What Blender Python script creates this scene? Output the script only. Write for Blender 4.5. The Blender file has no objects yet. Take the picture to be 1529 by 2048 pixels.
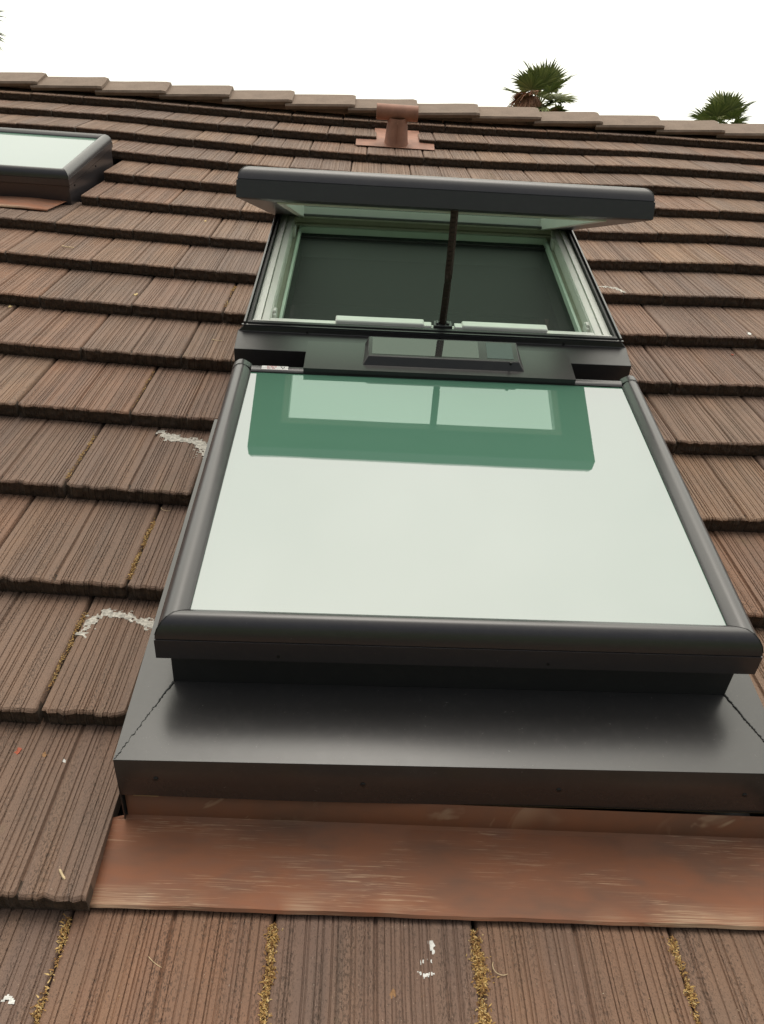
import bpy, bmesh, math, random
import numpy as np
from mathutils import Matrix, Vector
R = math.radians
rnd = random.Random(7)
nr = np.random.RandomState(11)
scene = bpy.context.scene

# ------------------------------------------------------------------ roof frame
# roof coordinates: u across the roof, v up the slope, n away from it (metres)
PITCH = R(20.0)
ROOF = Matrix.Translation((0, 0, 3.65)) @ Matrix.Rotation(PITCH, 4, 'X')

# ------------------------------------------------------------------ camera
def rodr(w):
    w = np.array(w); t = np.linalg.norm(w); k = w / t
    K = np.array([[0, -k[2], k[1]], [k[2], 0, -k[0]], [-k[1], k[0], 0]])
    return np.eye(3) + math.sin(t) * K + (1 - math.cos(t)) * K @ K
RC = rodr((.64817, .019654, -.0623021)) @ np.array([[1, 0, 0], [0, 0, 1], [0, -1, 0]], float)
CAM = (0.55445, -0.69873, 1.29342)
mc = Matrix([list(RC[:, i]) for i in range(3)]) if False else Matrix([[RC[j][i] for j in range(3)] for i in range(3)])
cam_data = bpy.data.cameras.new('camera')
cam = bpy.data.objects.new('camera', cam_data)
scene.collection.objects.link(cam)
cam.matrix_world = ROOF @ Matrix.Translation(CAM) @ mc.to_4x4()
cam_data.sensor_fit = 'VERTICAL'
cam_data.sensor_height = 24.0
cam_data.lens = 24.0 * 1736.24 / 2048.0
cam_data.clip_start = 0.02
cam_data.clip_end = 3000
scene.camera = cam

# ------------------------------------------------------------------ light
world = bpy.data.worlds.new("World"); scene.world = world
world.use_nodes = True
nt = world.node_tree; nt.nodes.clear()
SUN_EL, SUN_AZ = R(82), R(12)          # sun ahead, beyond the ridge, a little to the right
sky = nt.nodes.new('ShaderNodeTexSky'); sky.sky_type = 'NISHITA'; sky.sun_disc = False
sky.sun_elevation = SUN_EL; sky.sun_rotation = SUN_AZ
sky.dust_density = 4.0; sky.air_density = 1.0
bg1 = nt.nodes.new('ShaderNodeBackground'); bg1.inputs[1].default_value = 0.05
nt.links.new(sky.outputs[0], bg1.inputs[0])
# thin bright overcast: an even white layer, brighter towards the zenith
tc = nt.nodes.new('ShaderNodeTexCoord'); sep = nt.nodes.new('ShaderNodeSeparateXYZ')
nt.links.new(tc.outputs['Generated'], sep.inputs[0])
mr = nt.nodes.new('ShaderNodeMapRange')
mr.inputs[1].default_value = -0.02; mr.inputs[2].default_value = 1.0
mr.inputs[3].default_value = 0.60; mr.inputs[4].default_value = 1.75
nt.links.new(sep.outputs['Z'], mr.inputs[0])
# the sun hides in the cloud ahead: the far half of the sky is brighter than the one behind the viewer
my = nt.nodes.new('ShaderNodeMapRange'); my.interpolation_type = 'SMOOTHSTEP'
my.inputs[1].default_value = -1.0; my.inputs[2].default_value = 0.9
my.inputs[3].default_value = 0.10; my.inputs[4].default_value = 1.60
nt.links.new(sep.outputs['Y'], my.inputs[0])
mm = nt.nodes.new('ShaderNodeMath'); mm.operation = 'MULTIPLY'
nt.links.new(mr.outputs[0], mm.inputs[0]); nt.links.new(my.outputs[0], mm.inputs[1])
bg2 = nt.nodes.new('ShaderNodeBackground'); bg2.inputs[0].default_value = (1.0, 0.972, 0.82, 1)
# faint structure in the cloud layer
cn = nt.nodes.new('ShaderNodeTexNoise'); cn.inputs['Scale'].default_value = 2.6; cn.inputs['Detail'].default_value = 4
nt.links.new(tc.outputs['Generated'], cn.inputs['Vector'])
cr = nt.nodes.new('ShaderNodeMapRange'); cr.inputs[1].default_value = .3; cr.inputs[2].default_value = .7
cr.inputs[3].default_value = .91; cr.inputs[4].default_value = 1.09
nt.links.new(cn.outputs['Fac'], cr.inputs[0])
m3 = nt.nodes.new('ShaderNodeMath'); m3.operation = 'MULTIPLY'
nt.links.new(mm.outputs[0], m3.inputs[0]); nt.links.new(cr.outputs[0], m3.inputs[1])
nt.links.new(m3.outputs[0], bg2.inputs[1])
add = nt.nodes.new('ShaderNodeAddShader'); wo = nt.nodes.new('ShaderNodeOutputWorld')
nt.links.new(bg1.outputs[0], add.inputs[0]); nt.links.new(bg2.outputs[0], add.inputs[1])
nt.links.new(add.outputs[0], wo.inputs[0])
sd = bpy.data.lights.new('sun', 'SUN'); sd.energy = 0.7; sd.angle = R(30); sd.color = (1, .965, .91)
sun = bpy.data.objects.new('sun', sd); scene.collection.objects.link(sun)
dv = Vector((math.sin(SUN_AZ) * math.cos(SUN_EL), math.cos(SUN_AZ) * math.cos(SUN_EL), math.sin(SUN_EL)))
sun.rotation_euler = dv.to_track_quat('Z', 'Y').to_euler()
scene.view_settings.view_transform = 'Standard'
scene.view_settings.look = 'None'
scene.view_settings.exposure = 0.0
scene.view_settings.gamma = 1.0
scene.view_settings.use_curve_mapping = False
scene.cycles.max_bounces = 8
scene.cycles.transparent_max_bounces = 12

# ------------------------------------------------------------------ materials
class NB:
    def __init__(s, name):
        s.m = bpy.data.materials.new(name); s.m.use_nodes = True
        s.t = s.m.node_tree; s.t.nodes.clear()
        s.out = s.n('ShaderNodeOutputMaterial'); s.b = s.n('ShaderNodeBsdfPrincipled')
        s.l(s.b.outputs[0], s.out.inputs[0])
    def n(s, ty, **k):
        x = s.t.nodes.new(ty)
        for a, v in k.items(): setattr(x, a, v)
        return x
    def l(s, a, b): s.t.links.new(a, b)
    def set(s, **k):
        for a, v in k.items():
            i = s.b.inputs[a.replace('_', ' ')]
            if isinstance(v, (int, float, tuple)):
                i.default_value = (*v, 1) if isinstance(v, tuple) and len(v) == 3 else v
            else: s.l(v, i)
        return s
    def coord(s, scale=(1, 1, 1), off=None, kind='Object'):
        t = s.n('ShaderNodeTexCoord'); mp = s.n('ShaderNodeMapping')
        s.l(t.outputs[kind], mp.inputs[0]); mp.inputs['Scale'].default_value = scale
        if off is not None: s.l(off, mp.inputs['Location'])
        return mp.outputs[0]
    def noise(s, vec, scale=5, detail=3, rough=.5, dist=0):
        x = s.n('ShaderNodeTexNoise'); s.l(vec, x.inputs['Vector'])
        x.inputs['Scale'].default_value = scale; x.inputs['Detail'].default_value = detail
        x.inputs['Roughness'].default_value = rough; x.inputs['Distortion'].default_value = dist
        return x.outputs['Fac']
    def ramp(s, f, stops, interp='LINEAR'):
        x = s.n('ShaderNodeValToRGB'); s.l(f, x.inputs[0]); e = x.color_ramp.elements
        x.color_ramp.interpolation = interp
        while len(e) < len(stops): e.new(.5)
        for i, (p, c) in enumerate(stops):
            e[i].position = p; e[i].color = (*c, 1) if isinstance(c, tuple) else (c, c, c, 1)
        return x.outputs[0]
    def mix(s, f, a, b, mode='MIX'):
        x = s.n('ShaderNodeMix', data_type='RGBA', blend_type=mode)
        for i, v in ((0, f), (6, a), (7, b)):
            if isinstance(v, (int, float)): x.inputs[i].default_value = v
            elif isinstance(v, tuple): x.inputs[i].default_value = (*v, 1)
            else: s.l(v, x.inputs[i])
        return x.outputs[2]
    def math(s, op, a, b=0.0):
        x = s.n('ShaderNodeMath', operation=op)
        for i, v in ((0, a), (1, b)):
            if isinstance(v, (int, float)): x.inputs[i].default_value = v
            else: s.l(v, x.inputs[i])
        return x.outputs[0]
    def bump(s, h, strength=.3, dist=.002):
        x = s.n('ShaderNodeBump'); s.l(h, x.inputs['Height'])
        x.inputs['Strength'].default_value = strength; x.inputs['Distance'].default_value = dist
        s.l(x.outputs[0], s.b.inputs['Normal'])

def simple(name, col, rough=.6, metal=0., var=.12, scale=30, bump=0.0, spec=.5):
    b = NB(name); c = b.coord()
    f = b.noise(c, scale, 4)
    lo = tuple(x * (1 - var) for x in col); hi = tuple(min(1, x * (1 + var)) for x in col)
    b.set(Base_Color=b.ramp(f, [(.3, lo), (.7, hi)]), Roughness=rough, Metallic=metal)
    b.b.inputs['Specular IOR Level'].default_value = spec
    if bump: b.bump(b.noise(c, scale * 6, 3), bump, .001)
    return b.m

def make_tile_material(name, dull=False):
    b = NB(name)
    oi = b.n('ShaderNodeObjectInfo')
    rv = oi.outputs['Random']
    comb = b.n('ShaderNodeCombineXYZ')
    b.l(b.math('MULTIPLY', rv, 37.0), comb.inputs[0]); b.l(b.math('MULTIPLY', rv, 91.0), comb.inputs[1])
    off = comb.outputs[0]
    base = b.ramp(rv, [(0.0, (.250, .140, .085)), (.2, (.186, .110, .076)), (.4, (.292, .168, .098)),
                       (.6, (.176, .108, .080)), (.8, (.262, .132, .076)), (1.0, (.228, .136, .088))])
    # broad bands of grey-mauve or orange clay running up the tile
    band = b.noise(b.coord((9, .7, 1), off), 1.0, 2)
    col = b.mix(b.ramp(band, [(.48, 0.0), (.70, .38)]), base, (.130, .088, .076))
    band2 = b.noise(b.coord((14, 1.1, 1), off), 1.3, 2)
    col = b.mix(b.ramp(band2, [(.52, 0.0), (.75, .55)]), col, (.255, .142, .082))
    # patches
    patch = b.noise(b.coord((1, 1, 1), off), 7, 4, .6)
    col = b.mix(b.ramp(patch, [(.35, .30), (.7, 0.0)]), col, (.115, .082, .064))
    # thin dark streaks of old dirt along the combed lines
    st = b.noise(b.coord((150, 2.6, 1), off), 1.0, 3, .65, .3)
    stm = b.noise(b.coord((8, 2.2, 1), off), 1.0, 2)
    sm = b.math('MULTIPLY', b.ramp(st, [(.55, 0.0), (.70, .6)]), b.ramp(stm, [(.40, .06), (.66, .85)]))
    col = b.mix(sm, col, (.060, .040, .028))
    lt = b.noise(b.coord((110, 3.5, 1), off), 1.3, 2, .5)
    col = b.mix(b.ramp(lt, [(.60, 0.0), (.75, .16)]), col, (.36, .235, .165))
    # rows of small pits left by the comb
    pt = b.noise(b.coord((420, 130, 1), off), 1.0, 2, .6)
    ptm = b.noise(b.coord((38, 2.5, 1), off), 1.0, 2, .6)
    pm = b.math('MULTIPLY', b.ramp(pt, [(.53, 0.0), (.62, .65)]), b.ramp(ptm, [(.48, .08), (.60, .9)]))
    col = b.mix(pm, col, (.060, .038, .027))
    # grit specks
    g = b.noise(b.coord((1.5, .7, 1), off), 330, 3, .65)
    col = b.mix(b.ramp(g, [(.57, 0.0), (.67, .70)]), col, (.035, .020, .015))
    g2 = b.noise(b.coord((1, 1, 1), off), 330, 1, .5)
    col = b.mix(b.ramp(g2, [(.74, 0.0), (.79, .7)]), col, (.42, .32, .24))
    # lichen tint here and there
    lc = b.noise(b.coord((3, 1.5, 1), off), 3.0, 4, .7)
    col = b.mix(b.ramp(lc, [(.62, 0.0), (.78, .35)]), col, (.14, .115, .045))
    # the broken, weathered nose of the tile: its front-face shade is put into the colour
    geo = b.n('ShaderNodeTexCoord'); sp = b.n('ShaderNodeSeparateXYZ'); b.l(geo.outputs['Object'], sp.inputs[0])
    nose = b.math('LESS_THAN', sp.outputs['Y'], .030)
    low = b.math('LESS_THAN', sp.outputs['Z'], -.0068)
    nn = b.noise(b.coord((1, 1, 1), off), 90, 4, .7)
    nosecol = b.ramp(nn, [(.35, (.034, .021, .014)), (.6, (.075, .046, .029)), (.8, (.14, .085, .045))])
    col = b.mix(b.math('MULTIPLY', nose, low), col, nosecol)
    b.set(Base_Color=col, Roughness=.74)
    b.b.inputs['Sheen Weight'].default_value = .08; b.b.inputs['Sheen Roughness'].default_value = .45
    b.b.inputs['Sheen Tint'].default_value = (1, .86, .72, 1)
    b.b.inputs['Specular IOR Level'].default_value = .5
    h = b.math('ADD', b.math('ADD', b.math('MULTIPLY', st, -.9), b.math('MULTIPLY', pm, -1.1)), b.math('MULTIPLY', b.noise(b.coord((1, .7, 1), off), 300, 3, .6), .8))
    b.bump(h, .75, .0026)
    return b.m
TILE = make_tile_material('concrete_tile')

def make_ridge():
    b = NB('ridge_concrete'); oi = b.n('ShaderNodeObjectInfo')
    c = b.coord()
    col = b.mix(b.ramp(b.noise(c, 14, 5, .7), [(.3, 0.), (.7, 1.)]), (.215, .155, .118), (.295, .215, .165))
    col = b.mix(b.ramp(b.noise(c, 160, 2), [(.6, 0.), (.7, .7)]), col, (.09, .06, .045))
    col = b.mix(b.math('MULTIPLY', oi.outputs['Random'], .35), col, (.17, .13, .105))
    b.set(Base_Color=col, Roughness=.9); b.bump(b.noise(c, 200, 3), .5, .002)
    return b.m
RIDGE = make_ridge()

def make_copper():
    b = NB('weathered_copper')
    c = b.coord()
    f = b.noise(b.coord((2.2, 6, 2)), 1.6, 4, .6)
    col = b.ramp(f, [(.28, (.150, .085, .060)), (.42, (.215, .098, .058)), (.56, (.275, .108, .055)), (.7, (.235, .112, .072)), (.8, (.165, .115, .090))])
    f2 = b.noise(b.coord((4, 9, 2)), 1.1, 3, .6)
    col = b.mix(b.ramp(f2, [(.54, 0.), (.72, .5)]), col, (.155, .100, .080))
    # brushed pale scratches running along the sheet, in patches
    s = b.noise(b.coord((9.0, 430, 3)), 1.0, 3, .7, 1.2)
    mk = b.noise(b.coord((5, 11, 3)), 1.0, 2, .5)
    m = b.math('MULTIPLY', b.ramp(s, [(.56, 0.), (.66, 1.)]), b.ramp(mk, [(.46, 0.), (.62, .8)]))
    col = b.mix(m, col, (.58, .40, .26))
    # pale rub marks near the front hem
    tc = b.n('ShaderNodeTexCoord'); sp = b.n('ShaderNodeSeparateXYZ'); b.l(tc.outputs['Object'], sp.inputs[0])
    hem = b.ramp(sp.outputs['Y'], [(.008, 1.), (.036, 0.)])
    s2 = b.noise(b.coord((6.0, 430, 2)), 1.0, 3, .7, .8)
    mk2 = b.noise(b.coord((3.5, 2, 2)), 1.2, 2)
    m2 = b.math('MULTIPLY', b.math('MULTIPLY', hem, b.ramp(s2, [(.40, .15), (.6, 1.)])), b.ramp(mk2, [(.48, .02), (.62, .6)]))
    col = b.mix(m2, col, (.62, .45, .30))
    b.set(Base_Color=col, Roughness=.72, Metallic=.12)
    b.bump(b.math('ADD', b.noise(b.coord((6, 10, 5)), 1.0, 2), b.math('MULTIPLY', s, .06)), .35, .006)
    return b.m
COPPER = make_copper()
COPPER_PIPE = simple('copper_pipe_paint', (.32, .150, .098), .6, .1, .22, 14, .2)

def make_metal(name, col, rough, metal=.0, ior=1.5):
    b = NB(name); c = b.coord()
    f = b.noise(c, 3, 4); g = b.noise(c, 900, 2)
    col2 = b.mix(b.ramp(f, [(.3, 0.), (.7, 1.)]), tuple(x * .9 for x in col), tuple(x * 1.1 for x in col))
    col2 = b.mix(b.ramp(g, [(.70, 0.), (.8, .5)]), col2, tuple(x * 1.8 for x in col))
    ds = b.noise(c, 55, 5, .7)
    col2 = b.mix(b.ramp(ds, [(.50, 0.), (.80, .05)]), col2, (.20, .185, .165))
    sp_ = b.noise(c, 260, 1, .5)
    col2 = b.mix(b.ramp(sp_, [(.77, 0.), (.82, .25)]), col2, (.26, .24, .21))
    b.set(Base_Color=col2, Roughness=b.ramp(ds, [(.3, rough * .96), (.7, rough * 1.10)]), Metallic=metal)
    b.b.inputs['IOR'].default_value = ior
    b.bump(g, .06, .0006)
    return b.m
METAL = make_metal('grey_aluminium', (.032, .028, .031), .30, 0., 1.72)
PANMETAL = make_metal('grey_flashing', (.036, .034, .034), .25, 0., 1.62)
DARKMETAL = make_metal('dark_cladding', (.026, .024, .025), .38, 0., 1.6)
PLASTIC = make_metal('dark_plastic', (.032, .030, .030), .30, .0)
RUBBER = simple('black_gasket', (.010, .010, .010), .5, 0, .2)
SEAL = simple('black_sealant', (.018, .018, .018), .7, 0, .3, 60, .3)
WHITE = simple('white_painted_frame', (.82, .80, .75), .38, 0, .04, 12)
PALE = simple('pale_green_trim', (.55, .66, .55), .4, 0, .05, 12)
SHADED_WHITE = simple('white_frame_shaded', (.36, .35, .28), .6, 0, .08, 12)  # white frame in beige: shade of the recess and far rail put into the colour
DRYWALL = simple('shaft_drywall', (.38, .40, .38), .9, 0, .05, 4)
WOOD = simple('curb_wood', (.36, .26, .13), .8, 0, .25, 20, .3)
CHAINM = simple('chain_steel', (.055, .036, .030), .45, .6, .4, 90)
STICKER = simple('white_sticker', (.78, .76, .74), .4, 0, .03)
REDPRINT = simple('red_print', (.45, .10, .11), .5, 0, .1)
BLACKPRINT = simple('black_print', (.02, .02, .02), .5, 0, .1)
DECK = simple('roofing_felt', (.020, .018, .017), .95, 0, .2, 20)
STUCCO = simple('stucco_wall', (.50, .43, .33), .9, 0, .06, 40, .3)
CAULK = simple('dried_caulk', (.47, .44, .39), .85, 0, .45, 130, .7)
DROP = simple('bird_dropping', (.68, .67, .64), .85, 0, .2, 120, .5)
TWIG = simple('pale_twig', (.60, .46, .28), .8, 0, .2, 60)
REDLEAF = simple('dry_red_leaf', (.38, .085, .04), .7, 0, .3, 60)
DRYLEAF = simple('dry_leaf', (.30, .16, .07), .8, 0, .3, 60)
YELLOW = simple('yellow_petal', (.62, .46, .22), .8, 0, .2, 60)
SOLAR = simple('solar_cell', (.030, .045, .050), .10, 0, .1)
BARK = simple('palm_bark', (.13, .09, .06), .95, 0, .3, 3, .5)
LAWN = simple('lawn', (.05, .085, .028), .95, 0, .35, .6, .3)

def make_moss():
    b = NB('dry_moss'); gi = b.n('ShaderNodeNewGeometry')
    col = b.ramp(gi.outputs['Random Per Island'], [(0, (.16, .07, .025)), (.35, (.32, .17, .055)), (.7, (.50, .31, .10)), (1, (.66, .48, .22))])
    b.set(Base_Color=col, Roughness=.9); return b.m
MOSS = make_moss()
def make_grit():
    b = NB('roof_grit'); gi = b.n('ShaderNodeNewGeometry')
    col = b.ramp(gi.outputs['Random Per Island'], [(0, (.03, .018, .012)), (.45, (.06, .035, .02)), (.6, (.28, .13, .05)), (.8, (.45, .30, .16)), (1, (.60, .55, .48))])
    b.set(Base_Color=col, Roughness=.9); return b.m
GRIT = make_grit()
def make_leaf(name, a, c):
    b = NB(name); gi = b.n('ShaderNodeNewGeometry')
    col = b.ramp(gi.outputs['Random Per Island'], [(0, a), (1, c)])
    b.set(Base_Color=col, Roughness=.55)
    b.b.inputs['Specular IOR Level'].default_value = .3
    return b.m
FROND = make_leaf('palm_frond', (.120, .155, .062), (.340, .350, .140))
DEADF = make_leaf('dead_frond', (.40, .19, .12), (.60, .34, .23))

def make_frosted():
    b = NB('frosted_laminated_glass'); c = b.coord()
    f = b.noise(c, 2.2, 2)
    b.set(Base_Color=b.ramp(f, [(.3, (.086, .205, .140)), (.7, (.096, .216, .153))]), Roughness=.018)
    b.b.inputs['IOR'].default_value = 2.75
    b.b.inputs['Specular Tint'].default_value = (1, .885, 1, 1)
    b.bump(b.noise(c, 4.5, 1), .05, .004)
    return b.m
FROST = make_frosted()
def make_clear():
    b = NB('clear_tinted_glass')
    tr = b.n('ShaderNodeBsdfTransparent'); tr.inputs[0].default_value = (.71, .815, .755, 1)
    gl = b.n('ShaderNodeBsdfGlossy'); gl.inputs['Roughness'].default_value = .01
    gl.inputs['Color'].default_value = (.9, .95, .92, 1)
    lw = b.n('ShaderNodeLayerWeight'); lw.inputs[0].default_value = .22
    mx = b.n('ShaderNodeMixShader'); b.l(b.math('MULTIPLY', lw.outputs['Fresnel'], .6), mx.inputs[0]); b.l(tr.outputs[0], mx.inputs[1]); b.l(gl.outputs[0], mx.inputs[2])
    b.l(mx.outputs[0], b.out.inputs[0])
    return b.m
CLEAR = make_clear()
def make_screen():
    b = NB('insect_screen_cloth'); c = b.coord()
    wv = b.noise(c, 700, 2)
    b.set(Base_Color=b.ramp(wv, [(.3, (.008, .010, .008)), (.7, (.020, .024, .020))]), Roughness=.7)
    tr = b.n('ShaderNodeBsdfTransparent'); mx = b.n('ShaderNodeMixShader'); mx.inputs[0].default_value = .60
    b.l(tr.outputs[0], mx.inputs[1]); b.l(b.b.outputs[0], mx.inputs[2]); b.l(mx.outputs[0], b.out.inputs[0])
    return b.m
SCREEN = make_screen()

# ------------------------------------------------------------------ mesh helpers
class MB:
    def __init__(s): s.v = []; s.f = []
    def add(s, vs, fs):
        o = len(s.v); s.v += [tuple(map(float, p)) for p in vs]; s.f += [tuple(i + o for i in f) for f in fs]; return s
    def box(s, a, b, warp=None):
        (x0, y0, z0), (x1, y1, z1) = a, b
        vs = [(x0, y0, z0), (x1, y0, z0), (x1, y1, z0), (x0, y1, z0), (x0, y0, z1), (x1, y0, z1), (x1, y1, z1), (x0, y1, z1)]
        return s.add(vs, [(0, 3, 2, 1), (4, 5, 6, 7), (0, 1, 5, 4), (1, 2, 6, 5), (2, 3, 7, 6), (3, 0, 4, 7)])
    def tube(s, pts, rad, seg=8, cap=True):
        pts = [Vector(p) for p in pts]; n = len(pts); o = len(s.v); rings = []
        rr = rad if isinstance(rad, (list, tuple)) else [rad] * n
        up = Vector((0, 0, 1))
        for i, p in enumerate(pts):
            d = (pts[min(i + 1, n - 1)] - pts[max(i - 1, 0)]).normalized()
            a = d.cross(up if abs(d.dot(up)) < .95 else Vector((1, 0, 0))).normalized(); b = d.cross(a)
            for k in range(seg):
                t = 2 * math.pi * k / seg
                s.v.append(tuple(p + (a * math.cos(t) + b * math.sin(t)) * rr[i]))
        for i in range(n - 1):
            for k in range(seg):
                k2 = (k + 1) % seg
                s.f.append((o + i * seg + k, o + (i + 1) * seg + k, o + (i + 1) * seg + k2, o + i * seg + k2))
        if cap:
            s.f.append(tuple(o + k for k in range(seg))); s.f.append(tuple(o + (n - 1) * seg + k for k in reversed(range(seg))))
        return s
    def mesh(s, name, warp=None, org=(0, 0, 0)):
        me = bpy.data.meshes.new(name)
        vs = [warp(*p) for p in s.v] if warp else s.v
        me.from_pydata([(p[0] - org[0], p[1] - org[1], p[2] - org[2]) for p in vs], [], s.f); me.update()
        bm = bmesh.new(); bm.from_mesh(me); bmesh.ops.recalc_face_normals(bm, faces=bm.faces); bm.to_mesh(me); bm.free()
        return me

ORG = {}
WARP = None
def tag(o, label=None, cat=None, group=None, kind=None):
    if label: o['label'] = label
    if cat: o['category'] = cat
    if group: o['group'] = group
    if kind: o['kind'] = kind
    return o
def link(o): scene.collection.objects.link(o); return o
def thing(name, label, cat, base, group=None, world=False):
    o = link(bpy.data.objects.new(name, None)); o.empty_display_size = .1
    o.matrix_world = (Matrix.Identity(4) if world else ROOF) @ Matrix.Translation(base)
    ORG[o.name] = tuple(base); return tag(o, label, cat, group)
def part(name, mb, mat, parent, bevel=0, smooth=False, label=None):
    me = mb.mesh(name, WARP, ORG[parent.name]); me.materials.append(mat)
    o = link(bpy.data.objects.new(name, me)); o.parent = parent; ORG[o.name] = ORG[parent.name]
    finish(o, bevel, smooth)
    if label: o['label'] = label
    return o
def solo(name, mb, mat, label, cat, base, group=None, kind=None, smooth=False, world=False):
    me = mb.mesh(name, WARP, base); me.materials.append(mat)
    o = link(bpy.data.objects.new(name, me))
    o.matrix_world = (Matrix.Identity(4) if world else ROOF) @ Matrix.Translation(base)
    finish(o, 0, smooth)
    return tag(o, label, cat, group, kind)
def finish(o, bevel, smooth):
    if smooth or bevel:
        o.data.polygons.foreach_set('use_smooth', [True] * len(o.data.polygons))
        try: o.data.set_sharp_from_angle(angle=R(38))
        except Exception: pass
    if bevel:
        m = o.modifiers.new('bevel', 'BEVEL'); m.width = bevel; m.segments = 2; m.limit_method = 'ANGLE'; m.angle_limit = R(40)

# ------------------------------------------------------------------ ground, house
g = MB(); S = 900
g.add([(-S, -S, 0), (S, -S, 0), (S, S, 0), (-S, S, 0)], [(0, 1, 2, 3)])
solo('ground', g, LAWN, None, None, (0, 0, 0), kind='structure', world=True)

W = .315; E = .355785; T = .045
U0, U1, V0 = -3.2, 4.6, -2.4
VR, NR = 5.29, .02                   # ridge line of the deck
house = thing('house', 'single storey stucco house under the brown concrete tile roof', 'house', (0, 0, 0))
def rw(u, v, n): return ROOF @ Vector((u, v, n))
# deck with a hole under the open skylight
HX0, HX1, HY0, HY1 = .345, 1.17, 1.47, 2.20
d = MB()
def sheet(u0, u1, v0, v1, n0=-.095, n1=-.15): d.box((u0, v0, n1), (u1, v1, n0))
sheet(U0, HX0, V0, VR); sheet(HX1, U1, V0, VR); sheet(HX0, HX1, V0, HY0); sheet(HX0, HX1, HY1, VR)
roof = part('roof', d, DECK, house)
# back slope of the roof, beyond the ridge
bk = MB(); c2, s2 = math.cos(-2 * PITCH), math.sin(-2 * PITCH)
def back(u, a, n): return (u, VR + a * c2 - n * s2, -.085 + a * s2 + n * c2)
bk.add([back(U0, 0.01, 0), back(U1, 0.01, 0), back(U1, 7.5, 0), back(U0, 7.5, 0), back(U0, .01, -.06), back(U1, .01, -.06), back(U1, 7.5, -.06), back(U0, 7.5, -.06)],
       [(0, 1, 2, 3), (7, 6, 5, 4), (0, 3, 7, 4), (1, 5, 6, 2), (2, 6, 7, 3)])
part('back_slope', bk, TILE, roof)
WARP_INV = ROOF.inverted()
def wbox(mb, a, b):
    x = MB().box(a, b); mb.add([tuple(WARP_INV @ Vector(p)) for p in x.v], x.f)
eav = rw(0, V0 + .5, -.15); rid = rw(0, VR, -.15)
yf = eav.y; yb = 2 * rid.y - yf
w = MB()
wbox(w, (U0 + .3, yf, 0), (U1 - .3, yf + .15, eav.z)); part('front_wall', w, STUCCO, house)
w = MB(); wbox(w, (U0 + .3, yb - .15, 0), (U1 - .3, yb, eav.z - .05)); part('back_wall', w, STUCCO, house)
for uu in (U0 + .3, U1 - .45):
    w = MB()
    pts = [(yf + .16, 0), (yb - .16, 0), (yb - .16, eav.z - .1), (rid.y, rid.z - .03), (yf + .16, eav.z - .02)]
    vs = [(uu, y, z) for y, z in pts] + [(uu + .15, y, z) for y, z in pts]
    w.add([tuple(WARP_INV @ Vector(p)) for p in vs], [(4, 3, 2, 1, 0), (5, 6, 7, 8, 9)] + [(i, (i + 1) % 5, 5 + (i + 1) % 5, 5 + i) for i in range(5)])
    part('gable_wall', w, STUCCO, house)
# plaster light shaft below the open skylight
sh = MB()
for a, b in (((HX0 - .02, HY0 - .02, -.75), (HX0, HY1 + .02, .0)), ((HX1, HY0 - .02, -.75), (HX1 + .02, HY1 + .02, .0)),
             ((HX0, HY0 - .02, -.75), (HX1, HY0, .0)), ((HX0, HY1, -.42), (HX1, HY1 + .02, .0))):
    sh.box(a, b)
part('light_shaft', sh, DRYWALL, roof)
cl = MB().box((U0 + .5, -1.5, -.80), (HX0 - .03, 5.0, -.76)).box((HX1 + .03, -1.5, -.80), (U1 - .5, 5.0, -.76)).box((HX0 - .03, HY1 + .03, -.80), (HX1 + .03, 5.0, -.76)).box((HX0 - .03, -1.5, -.80), (HX1 + .03, HY0 - .03, -.76))
part('ceiling_board', cl, DRYWALL, roof)

# ------------------------------------------------------------------ tiles
def profile(seed, u0=0.0, u1=W - .0032, fine=True):
    r = random.Random(seed)
    gs = []                          # (centre, half width, depth)
    x = .012
    while x < W - .016:
        if abs(x - W / 2) > .008:
            wd = r.uniform(.0008, .0017); dp = r.uniform(.0016, .0032)
            gs.append((x, wd, dp))
            if r.random() < .45:
                x2 = x + r.uniform(.0045, .0065); gs.append((x2, wd * .8, dp * .7)); x = x2
        x += r.choice([r.uniform(.007, .010), r.uniform(.009, .015), r.uniform(.012, .021)])
    if not fine: gs = gs[::3]
    gs.append((W / 2, .0034, .0065))
    gs.sort()
    pts = [(0.0, -.0100), (.0016, -.0050), (.0045, -.0014), (.009, 0.0)]
    last = .0105
    for c, h, dp in gs:
        if c - h <= last + .0008: continue
        pts += [(c - h * 1.3, 0.0), (c - h * .4, -dp), (c + h * .4, -dp * .9), (c + h * 1.3, r.uniform(-.0004, .0004))]
        last = c + h * 1.3
    xe = W - .0032
    pts = [p for p in pts if p[0] < xe - .0085]
    pts += [(xe - .008, 0.0), (xe - .004, -.0014), (xe - .0014, -.0055), (xe, -.0110)]
    if u0 > 0 or u1 < xe:
        def h(x):
            for a, b in zip(pts, pts[1:]):
                if a[0] <= x <= b[0]: return a[1] + (b[1] - a[1]) * (x - a[0]) / max(1e-9, b[0] - a[0])
            return 0
        pts = [(u0, h(u0))] + [p for p in pts if u0 + .0004 < p[0] < u1 - .0004] + [(u1, h(u1))]
    return pts

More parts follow.
